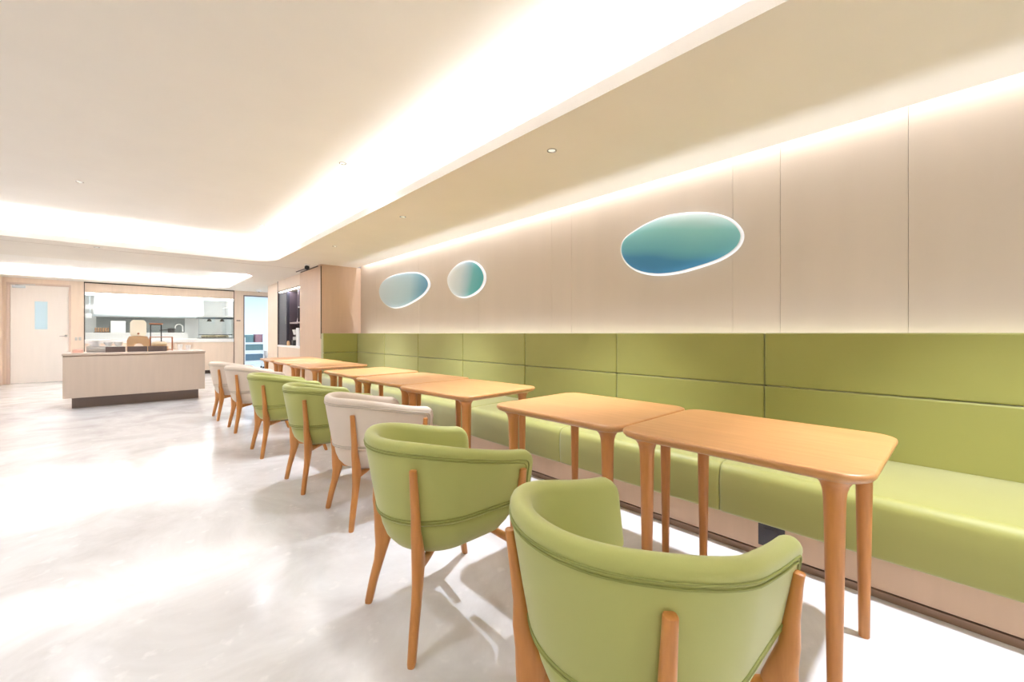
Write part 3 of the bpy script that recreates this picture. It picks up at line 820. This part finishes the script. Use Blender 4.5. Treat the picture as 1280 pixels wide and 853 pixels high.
bm = bmesh.new(); lathe(bm, [(0.075, 0), (0.085, 0.01), (0.088, 0.12), (0.09, 0.125), (0.07, 0.13), (0.02, 0.14)], 24); obj('pot_body', bm, M['black'], t)
bm = bmesh.new(); tube(bm, [(-0.085, 0, 0.09), (-0.28, 0, 0.07)], 0.012, 8); obj('handle', bm, M['black'], t)
# heated food display
t = thing('heated_display', 'glass food display with two heat lamps under a steel canopy', 'display case', (1.78, 15.0, 1.0))
bm = bmesh.new(); bx(bm, -0.43, 0.43, -0.20, 0.20, 0.62, 0.66, 0.003); obj('canopy_top', bm, M['white'], t)
bm = bmesh.new(); bx(bm, -0.43, 0.43, -0.205, 0.20, 0.575, 0.618, 0.002); obj('canopy_edge', bm, mat('grey_steel', (110, 124, 132), 0.4, metal=0.4), t)
for x in (-0.40, 0.40):
    bm = bmesh.new(); bx(bm, x-0.012, x+0.012, -0.19, -0.166, 0, 0.575); obj('post', bm, M['steel'], t, sm=False)
bm = bmesh.new(); bx(bm, -0.41, 0.41, -0.20, 0.20, 0.0, 0.02); bx(bm, -0.41, 0.41, -0.20, -0.185, 0.10, 0.125); obj('base_frame', bm, mat('grey_steel_frame', (104, 110, 112), 0.4, metal=0.4), t, sm=False)
for x in (-0.14, 0.17):
    bm = bmesh.new(); lathe(bm, [(0.06, 0.50), (0.045, 0.55), (0.02, 0.575)], 18); bmesh.ops.translate(bm, verts=bm.verts[:], vec=(x, -0.05, 0)); obj('heat_lamp', bm, M['black'], t)
bm = bmesh.new(); bx(bm, -0.385, 0.385, -0.18, -0.174, 0.13, 0.572); obj('pane', bm, M['glass'], t, sm=False)
bm = bmesh.new()
for k in range(16): 
    bmesh.ops.create_icosphere(bm, subdivisions=2, radius=0.04, matrix=Matrix.Translation((-0.30+0.04*k, -0.08+0.04*random.random(), 0.061)))
o = put('pastry_pile', 'row of small brown pastries heaped in the heated display', 'food', (1.78, 15.0, 1.0), bm, M['bread']); o['kind'] = 'stuff'
t = thing('hanging_rack', 'pale hanging utensil rail in the left corner of the kitchen window', 'rack', (-0.90, 15.6, 1.55))
bm = bmesh.new(); bx(bm, -0.10, 0.08, -0.05, 0.05, 0.0, 0.12, 0.004); obj('bin', bm, M['coolw'], t)
bm = bmesh.new(); tube(bm, [(-0.06, 0, 0.12), (-0.06, 0, 1.07)], 0.012, 8); tube(bm, [(0.04, 0, 0.12), (0.04, 0, 1.07)], 0.012, 8); obj('hanger', bm, M['steel'], t)
# window light bar
o = obj('light_bar', box(-0.88, 2.18, T0+0.07, T0+0.11, 2.105, 2.158), M['led'], None, sm=False)
tag(o, 'bright white light bar along the top of the kitchen window', 'light')
for x, z, lab in ((-1.03, 1.02, 'small white wall switch beside the entrance door, nearest it'), (-0.965, 1.02, 'small white wall switch next to the kitchen window edge')):
    bm = bmesh.new(); bx(bm, -0.022, 0.022, -0.010, 0.0, -0.04, 0.04, 0.003); bx(bm, -0.012, 0.012, -0.014, -0.010, -0.025, 0.025, 0.002)
    put('wall_switch', lab, 'switch', (x, YB, z), bm, M['greysil'], 'wall switches beside the door')
bm = bmesh.new(); bx(bm, -0.05, 0.05, -0.008, 0, -0.018, 0.018, 0.003)
put('wall_plate', 'small narrow plate on the pillar right of the kitchen window', 'plate', (2.30, YB, 1.53), bm, M['kick'])

# ------------------------------------------------------------------ niche contents
t = thing('niche_cabinet', 'dark brown open cabinet with shelf and tall door inside the lit niche', 'cabinet', (2.85, 10.3, 0.872))
bm = bmesh.new(); bx(bm, -0.17, 0.15, 0.295, 0.31, 0, 1.25); bx(bm, 0.10, 0.15, -1.03, 0.295, 0, 1.25); bx(bm, -0.17, 0.10, -0.36, -0.345, 0.43, 1.25); obj('carcass', bm, M['nichew'], t, sm=False)
bm = bmesh.new(); bx(bm, -0.17, 0.10, -1.03, 0.294, 0.50, 0.535, 0.002); obj('shelf', bm, mat('pale_shelf_edge', (178, 160, 160), 0.4), t)
bm = bmesh.new(); bx(bm, -0.17, 0.10, -1.03, -0.362, 0.84, 0.865, 0.002); obj('shelf', bm, mat('upper_shelf_edge', (176, 160, 158), 0.4), t)
bm = bmesh.new(); bx(bm, -0.23, 0.15, 0.315, 0.98, 0, 1.25, 0.003); obj('cabinet_door', bm, M['nichedoor'], t)
bm = bmesh.new(); bx(bm, -0.245, -0.23, 0.34, 0.352, 0.50, 0.68, 0.003); obj('handle', bm, M['chrome'], t)
o = obj('light_bar', box(XN+0.02, XN+0.05, 9.27, 11.28, 2.135, 2.155), M['ledw'], None, sm=False); tag(o, 'thin warm light bar under the header of the dark niche', 'light')
bm = bmesh.new(); lathe(bm, [(0.075, 0), (0.075, 0.02), (0.012, 0.30), (0.008, 0.36), (0.006, 0.52), (0.002, 0.53)], 4)
put('folded_sign', 'white pointed stand on the shelf of the dark niche', 'ornament', (2.80, 10.20, 0.872+0.536), bm, M['white'], sm=False)
bm = bmesh.new(); bx(bm, -0.06, 0.06, -0.11, 0.11, 0, 0.40, 0.004)
put('menu_stand', 'tall white box standing below the shelf in the niche', 'box', (2.74, 9.98, 0.872), bm, M['white'])
t = thing('grinder', 'black and white coffee grinder left of the white box in niche', 'grinder', (2.745, 10.36, 0.872))
bm = bmesh.new(); bx(bm, -0.07, 0.07, -0.07, 0.07, 0, 0.12, 0.01); bx(bm, 0.0, 0.07, -0.06, 0.06, 0.12, 0.25, 0.006); obj('body', bm, M['black'], t)
bm = bmesh.new(); lathe(bm, [(0.045, 0.25), (0.045, 0.26), (0.07, 0.36), (0.06, 0.365), (0.02, 0.37)], 20); obj('hopper', bm, M['white'], t)
bm = bmesh.new(); bx(bm, -0.05, 0.0, -0.04, 0.04, 0.125, 0.20, 0.006); obj('cup', bm, M['white'], t)
bm = bmesh.new(); lathe(bm, [(0.03, 0), (0.036, 0.04), (0.03, 0.09), (0.012, 0.11)], 16)
put('jar', 'small tan jar at the foot of the dark niche door', 'jar', (2.63, 10.50, 0.872), bm, M['tan'])

# ------------------------------------------------------------------ passage contents
t = thing('storage_cart', 'white cart frame carrying blue crates in the bright passage', 'cart', (2.90, 15.75, 0))
bm = bmesh.new()
for x in (-0.26, 0.26):
    for y in (-0.16, 0.16): tube(bm, [(x, y, 0.06), (x, y, 1.02)], 0.012, 8)
obj('posts', bm, M['white'], t)
for z in (0.27, 0.60, 0.86):
    bm = bmesh.new(); bx(bm, -0.275, 0.275, -0.175, 0.175, z-0.03, z, 0.003); obj('shelf', bm, M['coolw'], t)
bm = bmesh.new()
for x in (-0.26, 0.26):
    for y in (-0.16, 0.16):
        lathe(bm, [(0.012, 0.0), (0.03, 0.006), (0.032, 0.03), (0.02, 0.06)], 12, (x, y, 0))
obj('wheels', bm, M['black'], t)
def crate(label, x, z, w, h, m):
    bm = bmesh.new(); d_ = 0.14
    bx(bm, -w/2, w/2, -d_, d_, 0, 0.012)
    for a in ((-w/2, -w/2+0.012, -d_, d_), (w/2-0.012, w/2, -d_, d_), (-w/2, w/2, -d_, -d_+0.012), (-w/2, w/2, d_-0.012, d_)): bx(bm, a[0], a[1], a[2], a[3], 0.01, h, 0.002)
    bx(bm, -w/2-0.008, w/2+0.008, -d_-0.008, -d_+0.012, h-0.025, h, 0.003)
    put('crate', label, 'crate', (x, 15.75, z), bm, m, 'crates on the passage cart', sm=False)
crate('blue crate on the lowest shelf of the cart', 2.90, 0.271, 0.50, 0.20, M['blue'])
crate('teal blue crate on the middle shelf of the cart', 2.90, 0.601, 0.50, 0.19, M['teal'])
crate('teal crate on the top shelf of the cart, left of the rose basket', 2.77, 0.861, 0.22, 0.24, M['teal'])
crate('rose coloured basket on the top shelf of the cart', 3.03, 0.861, 0.22, 0.26, M['rose'])
bm = bmesh.new(); bx(bm, -0.20, 0.20, -0.18, 0.18, 0, 0.40, 0.004); bx(bm, -0.21, 0.21, -0.19, 0.19, 0.41, 0.58, 0.004); bx(bm, -0.02, 0.02, -0.192, -0.19, 0.41, 0.58)
put('carton', 'pale carton stack standing right of the cart in the passage', 'box', (3.42, 15.6, 0), bm, M['carton'], sm=False)

# ------------------------------------------------------------------ lights
W_ = (0.92, 1.0, 1.17)
UP = (PI, 0, 0)
# cove of the main tray
area('cove_right', (1.95, 2.6, 2.455), UP, 0.06, 11.0, 56, W_)
area('cove_far', (-1.4, 8.51, 2.455), UP, 6.0, 0.06, 50, W_)
area('cove_left', (-4.71, 2.6, 2.455), UP, 0.06, 11.0, 56, W_)
area('cove_near', (-1.4, -3.31, 2.455), UP, 6.0, 0.06, 45, W_)
area('cove_b_far', (-1.3, 14.02, 2.447), UP, 6.2, 0.05, 120, W_)
area('cove_b_near', (-1.3, 10.33, 2.447), UP, 6.2, 0.05, 120, W_)
area('cove_b_right', (2.02, 12.2, 2.447), UP, 0.05, 3.2, 35, W_)
# behind the banquette back, up the wall
area('wall_wash_low', (3.235, 3.1, 0.95), UP, 0.03, 9.0, 29, W_)
# slot above the wall, down the panels
area('wall_wash_high', (3.208, 1.9, 2.585), (0, 0, 0), 0.03, 11.8, 34, W_)
# kitchen and passage
area('kitchen_lamp', (0.6, 15.7, 2.60), (0, 0, 0), 2.6, 1.2, 36, (1.0, 1.0, 1.0))
area('passage_lamp', (3.4, 15.4, 2.60), (0, 0, 0), 1.4, 2.0, 46, (0.92, 1.0, 1.08))
area('niche_lamp', (XN+0.06, 10.25, 2.13), (0, math.radians(-25), 0), 0.03, 1.9, 8, W_)

w = bpy.data.worlds.new('world'); scene.world = w; w.use_nodes = True
w.node_tree.nodes['Background'].inputs[0].default_value = (1, 0.97, 0.93, 1)
w.node_tree.nodes['Background'].inputs[1].default_value = 0.3

scene.view_settings.view_transform = 'Standard'
scene.view_settings.look = 'None'
scene.view_settings.exposure = 0.60
scene.view_settings.gamma = 1.0
scene.view_settings.use_curve_mapping = False
scene.cycles.use_denoising = True
scene.cycles.max_bounces = 10
scene.cycles.diffuse_bounces = 7
